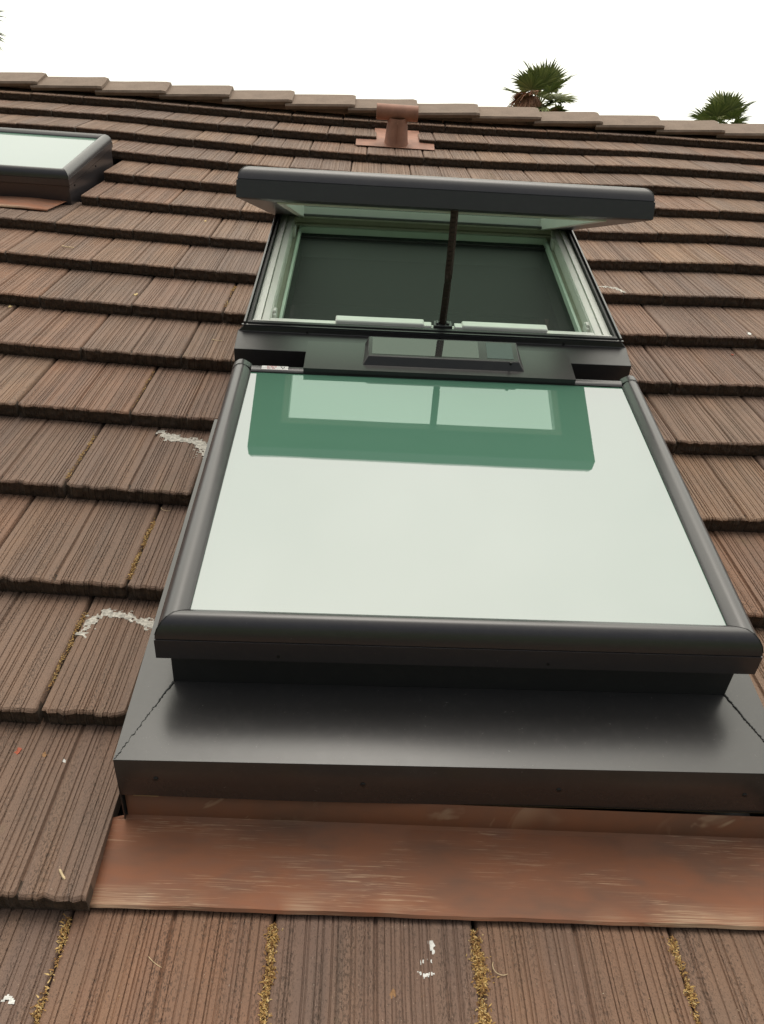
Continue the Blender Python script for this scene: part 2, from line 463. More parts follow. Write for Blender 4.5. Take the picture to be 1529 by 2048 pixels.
def tile_mesh(seed, u0=0.0, u1=W - .0032, v1=E + .06, fine=True):
    r = random.Random(seed * 13 + 5)
    P = profile(seed, u0, u1, fine); n = len(P)
    ph = [r.uniform(0, 6.28) for _ in range(6)]
    def jag(x):
        return (.0016 * math.sin(x * 95 + ph[0]) + .0013 * math.sin(x * 210 + ph[1]) + .0011 * math.sin(x * 433 + ph[2]))
    cols = []
    cells = []; cx_ = -.01
    while cx_ < W + .03:
        cells.append((cx_, r.uniform(-.0024, .0022), r.uniform(-.003, .003), r.uniform(-.003, .003))); cx_ += r.uniform(.007, .024)
    def chip(x, k):
        for a, b in zip(cells, cells[1:]):
            if a[0] <= x < b[0]:
                t = (x - a[0]) / (b[0] - a[0]); t = min(1, max(0, (t - .35) / .3)); return a[k] * (1 - t) + b[k] * t
        return 0
    slope = -T / E
    for i, (x, h) in enumerate(P):
        j = jag(x) * .8 + chip(x, 1) * 1.3 + r.uniform(-.0007, .0007) - h * .8
        wob = .0007 * math.sin(ph[3] + x * 20)
        notch = x < .015
        lip = j + (.0045 if notch and u0 == 0 else 0)
        drop = -.0045 + chip(x, 2) * .5
        col = []
        for v, extra in ((v1, 0), (.24, 0), (.13, 0), (.05, 0), (.018, 0)):
            col.append((x + (wob if 0 < i < n - 1 else 0) * math.sin(v * 19 + ph[4]), v, h + extra + slope * v))
        col.append((x, lip + .0055, h - .0006))
        col.append((x, lip + .0012, h * .7 - .0028 + chip(x, 3) * .25))
        col.append((x, lip - .0008 + r.uniform(-.0004, .0004), min(h, 0) * .5 + drop - .001))
        for fz in (.38, .68):
            col.append((x, lip * .3 + .001 + chip(x + fz * .013, 2 if fz < .5 else 3) * .8 + r.uniform(-.0006, .0006) + (.006 if notch and u0 == 0 else 0), -T * fz + chip(x, 3) * .5))
        col.append((x, .004 + r.uniform(-.001, .001), -T + .0015))
        col.append((x, .035, -T + .0015))
        col.append((x, v1, -T + .0015 + slope * v1 * .5 - .004))
        cols.append(col)
    m = len(cols[0]); vs = [p for c in cols for p in c]; fs = []
    for i in range(n - 1):
        for k in range(m - 1):
            fs.append((i * m + k, i * m + k + 1, (i + 1) * m + k + 1, (i + 1) * m + k))
    fs.append(tuple(reversed(range(m)))); fs.append(tuple((n - 1) * m + k for k in range(m)))
    me = bpy.data.meshes.new('tile'); me.from_pydata(vs, [], fs); me.update()
    me.materials.append(TILE)
    return me
VARIANTS = [tile_mesh(k + 1) for k in range(12)]
LOWV = [tile_mesh(k + 101, fine=False) for k in range(3)]

def to_px(u, v, n):
    q = RC @ (np.array((u, v, n)) - np.array(CAM))
    if q[2] > -.02: return None
    return 764.5 + 1736.24 * q[0] / -q[2], 1024 - 1736.24 * q[1] / -q[2]
def bow(u):
    return -.015 + .036 * min(1.0, ((u - .6) / 1.5) ** 2)
def tilt(u):
    return math.atan2(bow(u + W) - bow(u), W)
def in_view(u, v):
    ps = [to_px(a, b, 0) for a in (u, u + W) for b in (v, v + E)]
    if any(p is None for p in ps): return False
    xs = [p[0] for p in ps]; ys = [p[1] for p in ps]
    return max(xs) > -8 and min(xs) < 1537 and max(ys) > 0 and min(ys) < 2056
far_v, far_f = [], []
def far_tile(me, u, v, n):
    o = len(far_v)
    far_v.extend((p.co.x + u, p.co.y + v, p.co.z + n) for p in me.vertices)
    far_f.extend(tuple(i + o for i in p.vertices) for p in me.polygons)
def spans(k, a, b):
    """pieces of a tile [a, b] left over once the skylights, copper and vent are cut out of row k"""
    cuts = []
    if k == 0: cuts.append((.184, 1.335))
    elif 1 <= k <= 5: cuts.append((.236, 1.272))
    elif k == 6: cuts.append((.262, 1.25))
    if k == 9: cuts.append((-1.9, -.700))
    if k == 10: cuts.append((-1.9, -.690))
    if k == 13: cuts.append((.600, .850))
    out = [(a, b)]
    for c0, c1 in cuts:
        nxt = []
        for x0, x1 in out:
            if c1 <= x0 or c0 >= x1: nxt.append((x0, x1)); continue
            if c0 > x0: nxt.append((x0, c0))
            if c1 < x1: nxt.append((c1, x1))
        out = nxt
    return [s for s in out if s[1] - s[0] > .012]
ntile = 0
for k in range(-7, 15):
    ph = .25 * (k - 1)
    n0 = math.floor(U0 / W - ph) ; n1 = math.ceil(U1 / W - ph)
    rowdv = rnd.uniform(-.003, .003)
    for i in range(n0, n1):
        u = (i + ph) * W; v = k * E
        if u < U0 - .05 or u + W > U1 + .05: continue
        a_, b_ = u, u + W - .0032
        for s0, s1 in spans(k, a_, b_):
            whole = s0 == a_ and s1 == b_
            vis = in_view(u, v)
            jx, jv, jn = rnd.uniform(-.001, .001), rowdv + rnd.uniform(-.0026, .0026), rnd.uniform(-.0013, .0013)
            if not vis:
                if whole: far_tile(LOWV[(i + k) % 3], u + jx, v + jv, jn + bow(u + W / 2) * (1 if k > 0 else .4))
                continue
            L = E + .06
            if k == 14: L = .285
            if not whole or k == 14:
                me = tile_mesh(rnd.randint(0, 999), s0 - u, s1 - u, L)
            else:
                me = VARIANTS[rnd.randrange(len(VARIANTS))]
            o = link(bpy.data.objects.new('tile', me)); o.parent = roof
            kb = .4 if k <= 0 else 1 if k < 13 else .6
            o.location = (u + jx, v + jv, jn + bow(u) * kb); ntile += 1
            o.rotation_euler = (rnd.uniform(-.002, .002), -tilt(u) * kb + rnd.uniform(-.002, .002), rnd.uniform(-.002, .002))
fm = bpy.data.meshes.new('tile_field'); fm.from_pydata(far_v, [], far_f); fm.update(); fm.materials.append(TILE)
ft = link(bpy.data.objects.new('tile_field', fm)); ft.parent = roof; ft['kind'] = 'stuff'
print('tiles', ntile)

# ridge tiles: each one laps over the left end of its right-hand neighbour
def ridge_mesh(seed):
    r = random.Random(seed); L = .43; th = .020
    c4, s4 = math.cos(-2 * PITCH), math.sin(-2 * PITCH)
    sec = [(-.190, -.002), (-.184, .010), (-.10, .016), (.0, .024)]
    far = [(.10, .016), (.184, .010), (.19, -.002)]
    top = [(a, b) for a, b in sec]
    for a, b in far:
        top.append((a * c4 - (b) * s4 * 1.0 - .0, a * s4 + b * c4))
    bot = [(a * .93, b - th) for a, b in top]
    ring = top + bot[::-1]; n = len(ring); mb = MB()
    xs = [-L, -L * .66, -L * .33, -.026, -.002]
    vs = []
    for i, x in enumerate(xs):
        lift = .026 * (x + L) / L
        shr = .96 if i == len(xs) - 1 else 1.0
        for a, b in ring:
            vs.append((x + r.uniform(-.002, .002) * (i > 0), a * shr + r.uniform(-.0012, .0012), b * shr + lift + r.uniform(-.001, .001) - (.004 if shr < 1 else 0)))
    fs = [(i * n + k, i * n + (k + 1) % n, (i + 1) * n + (k + 1) % n, (i + 1) * n + k) for i in range(len(xs) - 1) for k in range(n)]
    fs += [tuple(range(n)), tuple((len(xs) - 1) * n + k for k in reversed(range(n)))]
    me = mb.add(vs, fs).mesh('ridge_tile'); me.materials.append(RIDGE); return me
RM = [ridge_mesh(k) for k in range(5)]
RP, RV, RN = .3855, 5.235, .030
for i in range(-8, 9):
    u = 1.235 + i * RP
    o = link(bpy.data.objects.new('ridge_tile', RM[i % 5])); o.parent = roof
    o.location = (u, RV + .006 * math.sin(i * 1.3) + .006 * abs(i - 0) * .3, RN + rnd.uniform(-.002, .002))
    o.rotation_euler = (rnd.uniform(-.01, .01), rnd.uniform(-.006, .006), rnd.uniform(-.008, .008))

# ------------------------------------------------------------------ copper aprons
def apron(label, u0, u1, v0, v1, top, lift=0, bevel_end=0):
    """bent copper sheet: hemmed front edge, flat apron, upstand"""
    nu = 60; sec = [(v0 - .001, -T + .0015), (v0 - .003, -T + .0045), (v0, -T + .008), (v0 + .008, -T + .0065), ((v0 + v1) / 2, -T + .0095), (v1 - .006, -T + .0125), (v1, -T + .018), (v1 + .001, top)]
    mb = MB(); vs = []
    for j in range(nu + 1):
        t = j / nu
        for q, (v, n) in enumerate(sec):
            u = u0 + (u1 - u0) * t
            if bevel_end and t > .5: u -= bevel_end * (1 - max(0, min(1, (v - v0) / (v1 - v0)))) * (t - .5) * 2
            wz = .0014 * math.sin(u * 17 + 1) * math.sin(u * 7.3) if 2 <= q <= 5 else 0
            wv = .0004 * math.sin(u * 23) + .0004 * math.sin(u * 61) if q < 4 else 0
            vs.append((max(u, u0 + .032) if q >= 6 and u0 > 0 else u, v + wv, n + wz + (lift(u, v) if lift else 0)))
    m = len(sec)
    fs = [(j * m + q, (j + 1) * m + q, (j + 1) * m + q + 1, j * m + q + 1) for j in range(nu) for q in range(m - 1)]
    mb.add(vs, fs)
    o = solo('copper_flashing', mb, COPPER, label, 'flashing', ((u0 + u1) / 2, v0, -T), smooth=True)
    sm = o.modifiers.new('thickness', 'SOLIDIFY'); sm.thickness = .0012; sm.offset = -1
    return o
apron('wide scratched copper flashing apron under the grey metal pan at the roof foot', .176, 1.42, .011, .164, .034)
apron('short copper flashing apron under the small flat skylight by the left edge', -1.95, -.752, 3.005, 3.235, .01, lift=lambda u, v: bow(u) + T * (1 - (v - 8 * E) / E) + .001, bevel_end=.035)

# ------------------------------------------------------------------ skylight shared builders
def rail_ring(rects, prof):
    pass
def rail(p0, p1, out, prof, name, mat, parent, trim0=0, trim1=0, mitre=True):
    """one frame rail: prof is a list of (distance outward, n) from the glass edge p0-p1"""
    p0, p1, out = Vector(p0), Vector(p1), Vector(out); d = (p1 - p0).normalized()
    mb = MB(); n = len(prof); vs = []
    for end, sg in ((p0, -1), (p1, 1)):
        for a, z in prof:
            q = end + out * a + d * sg * (a if mitre else 0)
            vs.append((q.x, q.y, z))
    fs = [(k, (k + 1) % n, n + (k + 1) % n, n + k) for k in range(n)] + [tuple(range(n)), tuple(range(2 * n - 1, n - 1, -1))]
    return part(name, mb.add(vs, fs), mat, parent, smooth=True)
def seam(parent, corner, sx, sy, prof, mat=None, along='x'):
    """dark gap that follows the rounded rail at a mitred corner"""
    mb = MB(); vs = []
    sub = [p for p in prof if p[1] > prof[0][1] - .075]
    for a, z in sub[:9]:
        x, y = corner[0] + sx * a, corner[1] + sy * a
        for e in (-1, 1):
            vs.append((x + e * .0011 * sx, y, z + .0006))
    fs = [(2 * i, 2 * i + 1, 2 * i + 3, 2 * i + 2) for i in range(len(vs) // 2 - 1)]
    return part('corner_seam', mb.add(vs, fs), RUBBER, parent)

# rounded aluminium cladding, glass edge -> outside -> down
def cover_profile(z, drop=.062, w=.050, top=.016):
    pr = [(-.002, z - .004), (0, z + .003), (.004, z + .006), (.012, z + top * .72), (.021, z + top), (.030, z + top * .92), (.038, z + top * .55),
          (.0445, z + top * -.05), (.048, z - .012), (.049, z - .0185), (.0475, z - .0190), (.0475, z - .0205), (w, z - .0210), (w, z - drop), (w - .004, z - drop - .003), (.012, z - drop - .003), (.012, z - .006)]
    s = w / .050
    return [(a * s, b) for a, b in pr]

# ------------------------------------------------------------------ fixed skylight (lower)
def warpL(u, v, n):
    y = v - .293
    return (.75 + (u - .75) * (1 + .012 * y) + .003 * y, v + .0145 * (u - .25), n + (-.008 * y if n > .1 else 0) + (.010 * (u - .25) if n > .1 else 0))
WARP = warpL
fixed = thing('fixed_skylight', 'fixed skylight with frosted green-white glass in the centre of the roof', 'skylight', (.75, .3, 0))
Z = .277
GX0, GX1, GY0, GY1 = .299, 1.207, .347, 1.192
prof = cover_profile(Z)
proft = [(a * .62, b) for a, b in cover_profile(Z, top=.010)]
rail((GX0, GY0, 0), (GX1, GY0, 0), (0, -1, 0), prof, 'frame_rail', METAL, fixed)
rail((GX0, GY1, 0), (GX0, GY0, 0), (-1, 0, 0), prof, 'frame_rail', METAL, fixed)
rail((GX1, GY0, 0), (GX1, GY1, 0), (1, 0, 0), prof, 'frame_rail', METAL, fixed)
mb = MB()   # top rail is narrower: butt it between the side rails
rail((GX0 + .001, GY1, 0), (GX1 - .001, GY1, 0), (0, 1, 0), [(a, b - .0015) for a, b in proft], 'frame_rail', METAL, fixed, mitre=False)
for x, sx in ((GX0, -1), (GX1, 1)):
    seam(fixed, (x, GY0), sx, -1, prof)
# rounded end caps where side rails meet the top
for x, sx in ((GX0, -1), (GX1, 1)):
    mb = MB(); vs = []
    P = cover_profile(Z + .0008); yy = (GY1 + .012, GY1 + .034)
    for y in yy:
        for a, z in P: vs.append((x + sx * a * 1.015, y, z))
    n = len(P)
    mb.add(vs, [(k, (k + 1) % n, n + (k + 1) % n, n + k) for k in range(n)] + [tuple(range(n)), tuple(range(2 * n - 1, n - 1, -1))])
    part('corner_cap', mb, METAL, fixed, smooth=True)
    mb = MB(); vs = []
    for y in (GY1 + .0095, GY1 + .0120):
        for a, z in P[1:10]: vs.append((x + sx * a * 1.018, y, z + .0006))
    mb.add(vs, [(k, k + 1, 9 + k + 1, 9 + k) for k in range(8)])
    part('corner_seam', mb, RUBBER, fixed)
mb = MB().box((GX0 - .0015, GY0 - .0015, Z - .008), (GX1 + .0015, GY1 + .001, Z))
part('glass_pane', mb, FROST, fixed)
# glazing bead: hairline dark gap round the glass
mb = MB()
mb.box((GX0 - .0005, GY0, Z), (GX0 + .0012, GY1, Z + .0022)).box((GX1 - .0012, GY0, Z), (GX1 + .0005, GY1, Z + .0022)).box((GX0, GY1 - .0022, Z + .0001), (GX1, GY1, Z + .0032))
part('glazing_bead', mb, RUBBER, fixed)
# sill of the cladding underneath and the curb it sits on
CX0, CX1, CY0, CY1 = .266, 1.238, .322, 1.19
mb = MB().box((CX0, CY0, .0), (CX1, CY0 + .035, Z - .062)).box((CX0, CY1 - .035, .0), (CX1, CY1, Z - .062)).box((CX0, CY0 + .035, .0), (CX0 + .035, CY1 - .035, Z - .062)).box((CX1 - .035, CY0 + .035, .0), (CX1, CY1 - .035, Z - .062))
part('curb', mb, DARKMETAL, fixed, bevel=.0015)
for u_, in ((.45,), (.9,)):
    mb = MB().tube([(u_, .2972, .226), (u_, .2960, .226)], .0028, 8); part('screw', mb, RUBBER, fixed)
# small white warning sticker on the top rail
mb = MB(); sy0, sy1 = GY1 + .005, GY1 + .0195
def on_top(y): # follows the rail's own curve
    a = y - GY1
    P = [(p, q) for p, q in [(aa, bb - .0015) for aa, bb in proft]][1:8]
    for (a0, z0), (a1, z1) in zip(P, P[1:]):
        if a0 <= a <= a1: return z0 + (z1 - z0) * (a - a0) / (a1 - a0) + .0009
    return P[-1][1] + .0009
def sticker(u0, u1, y0, y1, up=0):
    mb = MB(); N = 5
    for x in (u0, u1):
        for j in range(N):
            y = y0 + (y1 - y0) * j / (N - 1); mb.v.append((x, y, on_top(y) + up))
    mb.f += [(j, j + 1, N + j + 1, N + j) for j in range(N - 1)]
    return mb
st = part('warning_label', sticker(.325, .389, sy0, sy1), STICKER, fixed)
mb = MB()
for i in range(8):
    for j in range(3):
        if (i + j) % 4 == 3: continue
        s_ = sticker(.3385 + i * .0028, .3385 + i * .0028 + .0019, sy0 + .002 + j * .0038, sy0 + .0045 + j * .0038, .0004); mb.add(s_.v, s_.f)
part('red_lettering', mb, REDPRINT, st)
mb = MB()
for i, (a, b) in enumerate(((0, .010), (.003, .006), (.006, .002), (.009, .005))):
    s_ = sticker(.369 + a, .369 + a + .0022, sy0 + b, sy0 + b + .0035, .0004); mb.add(s_.v, s_.f)
part('black_arrow', mb, BLACKPRINT, st)

# grey flashing pan round the curb
def warpP(u, v, n): return (u, v + .0145 * (u - .25), n + (.012 * (u - .25) if n > .1 else 0))
WARP = warpP
pan = thing('metal_flashing_pan', 'wide dark grey sheet metal flashing pan below the frosted skylight', 'flashing pan', (.75, .156, 0))
PX0, PX1, PY0, NP = .204, 1.298, .156, .132
def quadbox(mb, quad, th=.0015):
    q = [Vector(p) for p in quad]; nrm = (q[1] - q[0]).cross(q[3] - q[0]).normalized() * th
    mb.add([tuple(p) for p in q] + [tuple(p - nrm) for p in q], [(0, 1, 2, 3), (7, 6, 5, 4), (0, 4, 5, 1), (1, 5, 6, 2), (2, 6, 7, 3), (3, 7, 4, 0)])
    return mb
def pan_top():
    nx, ny = 40, 8; mb = MB(); vs = []
    for j in range(ny + 1):
        t = j / ny
        for i in range(nx + 1):
            s_ = i / nx
            x0 = PX0 + (CX0 - .0005 - PX0) * t; x1 = PX1 + (CX1 + .0005 - PX1) * t
            u = x0 + (x1 - x0) * s_; v = PY0 + (CY0 - .0005 - PY0) * t
            vs.append((u, v, NP + .0018 * math.sin(math.pi * t) * (math.sin(u * 5.2) + .5 * math.sin(u * 13)) * .5))
    mb.add(vs, [(j * (nx + 1) + i, j * (nx + 1) + i + 1, (j + 1) * (nx + 1) + i + 1, (j + 1) * (nx + 1) + i) for j in range(ny) for i in range(nx)])
    return mb
part('front_sheet', pan_top(), PANMETAL, pan, smooth=True)
mb = MB().add([(PX0, PY0, NP), (CX0, CY0, NP), (CX0, 1.19, NP), (PX0, 1.19, NP)], [(0, 1, 2, 3)])
o = part('side_sheet', mb, PANMETAL, pan)
mb = MB().add([(CX1, CY0, NP), (PX1, PY0, NP), (PX1, 1.19, NP), (CX1, 1.19, NP)], [(0, 1, 2, 3)])
part('side_sheet', mb, PANMETAL, pan)
# folded skirts: front with a small rounded bend
def skirt(u0, u1):
    sec = [(PY0 + .002, NP), (PY0 + .0005, NP - .0006), (PY0 - .0005, NP - .003), (PY0 - .0005, .080), (PY0 + .0008, .036)]
    nx = 50; vs = []
    for i in range(nx + 1):
        u = u0 + (u1 - u0) * i / nx
        for q, (v, n) in enumerate(sec):
            vs.append((u, v + (.0012 * math.sin(u * 9) if q == 4 else 0), n + (.0012 * math.sin(u * 6 + 1) if q == 4 else 0)))
    m = len(sec)
    return MB().add(vs, [(i * m + q, (i + 1) * m + q, (i + 1) * m + q + 1, i * m + q + 1) for i in range(nx) for q in range(m - 1)])
part('front_skirt', skirt(PX0, PX1), PANMETAL, pan, smooth=True)
for x in (PX0, PX1):
    mb = MB().box((x - .0008, PY0, -.03), (x + .0008, 1.19, NP - .0004)); part('side_skirt', mb, PANMETAL, pan)
for u_ in (.266, .600, .923, 1.236):
    mb = MB().tube([(u_, PY0 + .001, .086), (u_, PY0 - .0028, .086)], [.0046, .0036], 10)
    part('screw', mb, RUBBER, pan)
mb = MB().box((.222, .1650, .012), (1.30, .180, .0445)); 
wd = MB(); nx = 60; vs = []
for i in range(nx + 1):
    u = .222 + 1.1 * i / nx; wv = .0035 * math.sin(u * 14) + .003 * math.sin(u * 5)
    vs += [(u, .1635, .0255 + wv * .5), (u, .1635, .060), (u, .185, .060), (u, .185, .0255)]
wd.add(vs, [(4 * i + k, 4 * i + (k + 1) % 4, 4 * i + 4 + (k + 1) % 4, 4 * i + 4 + k) for i in range(nx) for k in range(4)])
part('wooden_curb_edge', wd, WOOD, pan)
# rough black sealant run along the two mitred corners
for (x0, y0), (x1, y1) in (((PX0 + .002, PY0 + .002), (CX0 + .001, CY0 - .002)), ((PX1 - .002, PY0 + .002), (CX1 - .001, CY0 - .002))):
    N = 70; pts = []; rad = []
    for i in range(N):
        t = i / (N - 1)
        pts.append((x0 + (x1 - x0) * t + rnd.uniform(-.0013, .0013), y0 + (y1 - y0) * t + rnd.uniform(-.001, .001), NP + .0004))
        rad.append(rnd.uniform(.0006, .0019) * (.7 + .6 * t))
    part('sealant_bead', MB().tube(pts, rad, 6), SEAL, pan)

# ------------------------------------------------------------------ venting skylight (upper, open)
def warpU(u, v, n):
    return (u + .004 * (v - 1.4), v + .012 * (u - .25), n + (.020 * (v - 1.4) + .010 * (u - .25) if n > .1 else 0))
WARP = warpU
vent = thing('venting_skylight', 'solar powered venting skylight standing open above the frosted one', 'skylight', (.75, 1.4, 0))
FX0, FX1, FY0, FY1, FN = .254, 1.254, 1.405, 2.275, .298
# outer metal cladding of the base frame
for x0, x1 in ((FX0, FX0 + .006), (FX1 - .006, FX1)):
    part('side_cladding', MB().box((x0, FY0, -.03), (x1, FY1, FN + .004)), METAL, vent, bevel=.001)
part('back_cladding', MB().box((FX0 + .006, FY1 - .006, -.03), (FX1 - .006, FY1, FN)), METAL, vent)
# black rubber gaskets, two lines
for s_, x in ((1, FX0), (-1, FX1)):
    a = lambda q0, q1: (min(x + s_ * q0, x + s_ * q1), max(x + s_ * q0, x + s_ * q1))
    q = a(.007, .012); part('gasket', MB().box((q[0], FY0 + .012, .20), (q[1], FY1 - .01, FN - .004)), RUBBER, vent)
    q = a(.0135, .0185); part('gasket', MB().box((q[0], FY0 + .012, .20), (q[1], FY1 - .01, FN + .002)), RUBBER, vent, bevel=.0012)
    # grey aluminium slope, white ledge, groove, white ledge
    q = a(.020, .040)
    mb = MB(); z0, z1 = FN - .004, FN - .010
    xa, xb = x + s_ * .020, x + s_ * .040
    mb.add([(xa, FY0 + .03, z0 - .004), (xb, FY0 + .03, z1 + .004), (xb, FY1 - .02, z1 + .004), (xa, FY1 - .02, z0 - .004), (xa, FY0 + .03, .16), (xb, FY0 + .03, .16), (xb, FY1 - .02, .16), (xa, FY1 - .02, .16)],
           [(0, 1, 2, 3), (7, 6, 5, 4), (0, 4, 5, 1), (1, 5, 6, 2), (2, 6, 7, 3), (3, 7, 4, 0)])
    part('frame_ledge', mb, WHITE, vent)
    q = a(.0415, .062); part('frame_ledge', MB().box((q[0], FY0 + .03, .16), (q[1], FY1 - .02, FN - .010)), WHITE, vent, bevel=.0015)
    q = a(.062, .0645); part('frame_step', MB().box((q[0], FY0 + .03, .16), (q[1], FY1 - .02, FN - .014)), WHITE, vent)
    q = a(.0645, .080); part('frame_recess', MB().box((q[0], FY0 + .03, .16), (q[1], FY1 - .02, FN - .046)), SHADED_WHITE, vent)
    q = a(.0802, .0885); part('screen_frame', MB().box((q[0], FY0 + .045, .16), (q[1], FY1 - .03, FN - .036)), PALE, vent, bevel=.001)
    for vv in (1.50, 2.13):
        q = a(.0650, .0735)
        part('bracket', MB().box((q[0], vv, FN - .046), (q[1], vv + .045, FN - .020)).box((q[0], vv + .012, FN - .0202), (q[1], vv + .032, FN - .013)), WHITE, vent, bevel=.0015)
IX0, IX1 = FX0 + .0885, FX1 - .0885
part('frame_ledge', MB().box((FX0 + .02, FY1 - .045, .16), (FX1 - .02, FY1 - .0065, FN - .012)), SHADED_WHITE, vent)
part('frame_step', MB().box((FX0 + .064, FY1 - .060, .16), (FX1 - .064, FY1 - .0455, FN - .028)), SHADED_WHITE, vent)
part('screen_frame', MB().box((FX0 + .081, FY1 - .072, .16), (FX1 - .081, FY1 - .0605, FN - .034)), PALE, vent, bevel=.001)
part('screen_bar', MB().box((IX0, FY1 - .118, .236), (IX1, FY1 - .112, .248)), DARKMETAL, vent)
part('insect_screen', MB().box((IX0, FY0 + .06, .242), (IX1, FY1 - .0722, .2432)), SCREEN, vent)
# front: white sill, gaskets, dark cover with a ledge
part('frame_sill', MB().box((FX0 + .0195, FY0 + .0165, .16), (FX1 - .0195, FY0 + .0295, FN - .003)).box((FX0 + .0645, FY0 + .0295, .16), (FX1 - .0645, FY0 + .050, FN - .007)), WHITE, vent, bevel=.001)
part('front_gasket', MB().box((FX0 + .010, FY0 + .002, .20), (FX1 - .010, FY0 + .0155, FN + .002)), RUBBER, vent, bevel=.002)
part('front_lip', MB().box((FX0 - .004, FY0 - .006, FN - .0045), (FX1 + .004, FY0 + .001, FN - .002)), METAL, vent)
sec = [(FY0 - .001, FN - .005), (FY0 - .004, FN - .007), (FY0 - .006, FN - .020), (FY0 - .087, FN - .030), (FY0 - .087, -.03), (FY0, -.03)]
mb = MB(); vs = []
for x, e in ((FX0, 0), (FX1, 0)):
    sgn = -1 if x == FX0 else 1
    for v, n in sec: vs.append((x + sgn * min(.014, max(0, (FN - .008 - n) * 1.3)) , v, n))
m = len(sec)
mb.add(vs, [(k, (k + 1) % m, m + (k + 1) % m, m + k) for k in range(m)] + [tuple(range(m)), tuple(range(2 * m - 1, m - 1, -1))])
part('front_cover', mb, DARKMETAL, vent, bevel=.0012)
for u_ in (.42, .77, 1.10): part('screw', MB().tube([(u_, FY0 - .004, FN - .016), (u_, FY0 - .0085, FN - .0165)], .003, 8), RUBBER, vent)
# white motor housings and the chain opener
def rbox(a, b, r=.004):
    return MB().box(a, b)
for a, b in ((.492, .727), (.828, 1.058)):
    part('motor_housing', MB().box((a, FY0 + .020, FN - .006), (b, FY0 + .052, FN + .009)), WHITE, vent, bevel=.004)
    part('housing_joint', MB().box((b - .004 if a < .6 else a - .02, FY0 + .021, FN - .006), (b + .02 if a < .6 else a + .004, FY0 + .046, FN + .004)), WHITE, vent, bevel=.002)
br = part('chain_bracket', MB().box((.752, FY0 + .017, FN - .005), (.802, FY0 + .048, FN + .008)).box((.758, FY0 + .022, FN + .0081), (.766, FY0 + .04, FN + .013)).box((.786, FY0 + .022, FN + .0081), (.794, FY0 + .04, FN + .013)), PLASTIC, vent, bevel=.0025)
# sash, opened about its top edge
HV, HN = 2.262, .296
FV, FNN = 1.408, .620
ang = math.atan2(FNN - HN, HV - FV); SL = math.hypot(FNN - HN, HV - FV)
SX0, SX1 = .246, 1.254
def sash(u, s, t):          # s: distance from hinge towards the front, t: height above the underside
    return (u, HV - s * math.cos(ang) + t * math.sin(ang), HN + s * math.sin(ang) + t * math.cos(ang))
def warpS(u, s, t):
    x, v, n = sash(u, s, t); return (x, v + .002 * (u - .25), n + .010 * (u - .25))
WARP = warpS
H = .073
sh_ = part('opening_sash', MB().box((SX0 + .094, .02, .004), (SX1 - .094, .05, .03)), WHITE, vent)
pw = .050
prS = [(-.002, H - .018), (0, H - .012), (.004, H - .009), (.012, H - .004), (.021, H), (.029, H - .001), (.036, H - .005), (.042, H - .011), (.047, H - .020), (.0495, H - .0305), (.0480, H - .0312), (.0480, H - .0330), (.051, H - .0335), (.051, 0), (.047, -.002), (-.038, -.002), (-.038, .004), (.040, .010), (.040, .030)]
ax0, ax1, as0, as1 = SX0 + .051, SX1 - .051, .051, SL - .051
def srail(p0, p1, out, nm='sash_rail'):
    p0, p1, out = Vector((*p0, 0)), Vector((*p1, 0)), Vector((*out, 0)); dd = (p1 - p0).normalized(); n = len(prS); vs = []
    for end, sg in ((p0, -1), (p1, 1)):
        for a, z in prS:
            q = end + out * a + dd * sg * a; vs.append((q.x, q.y, z))
    mb = MB().add(vs, [(k, (k + 1) % n, n + (k + 1) % n, n + k) for k in range(n)] + [tuple(range(n)), tuple(range(2 * n - 1, n - 1, -1))])
    return part(nm, mb, METAL, sh_, smooth=True)
srail((ax0, as1), (ax1, as1), (0, 1)); srail((ax0, as0), (ax0, as1), (-1, 0)); srail((ax1, as0), (ax1, as1), (1, 0)); srail((ax0, as0), (ax1, as0), (0, -1))
for x, sx in ((ax0, -1), (ax1, 1)):
    vs = []
    for a, z in prS[1:9]:
        for e in (-1, 1): vs.append((x + sx * a + e * .0012 * sx, as1 + a, z + .0007))
    part('corner_seam', MB().add(vs, [(2 * i, 2 * i + 1, 2 * i + 3, 2 * i + 2) for i in range(7)]), RUBBER, sh_)
# white inner frame under the glass
r0, r1 = SX0 + .0895, SX0 + .108; q0, q1 = SX1 - .108, SX1 - .0895
f0, f1 = SL - .108, SL - .0895
for a, b in (((r0, .03, -.006), (r1, f1, .028)), ((q0, .03, -.006), (q1, f1, .028)), ((r1, f0, -.0058), (q0, f1, .0278)), ((r1, .03, -.0058), (q0, .048, .0278))):
    part('inner_frame', MB().box(a, b), WHITE, sh_, bevel=.001)
part('sash_pane', MB().box((SX0 + .0125, .0125, .0285), (SX1 - .0125, SL - .0125, .0355)), CLEAR, sh_)
WARP = None
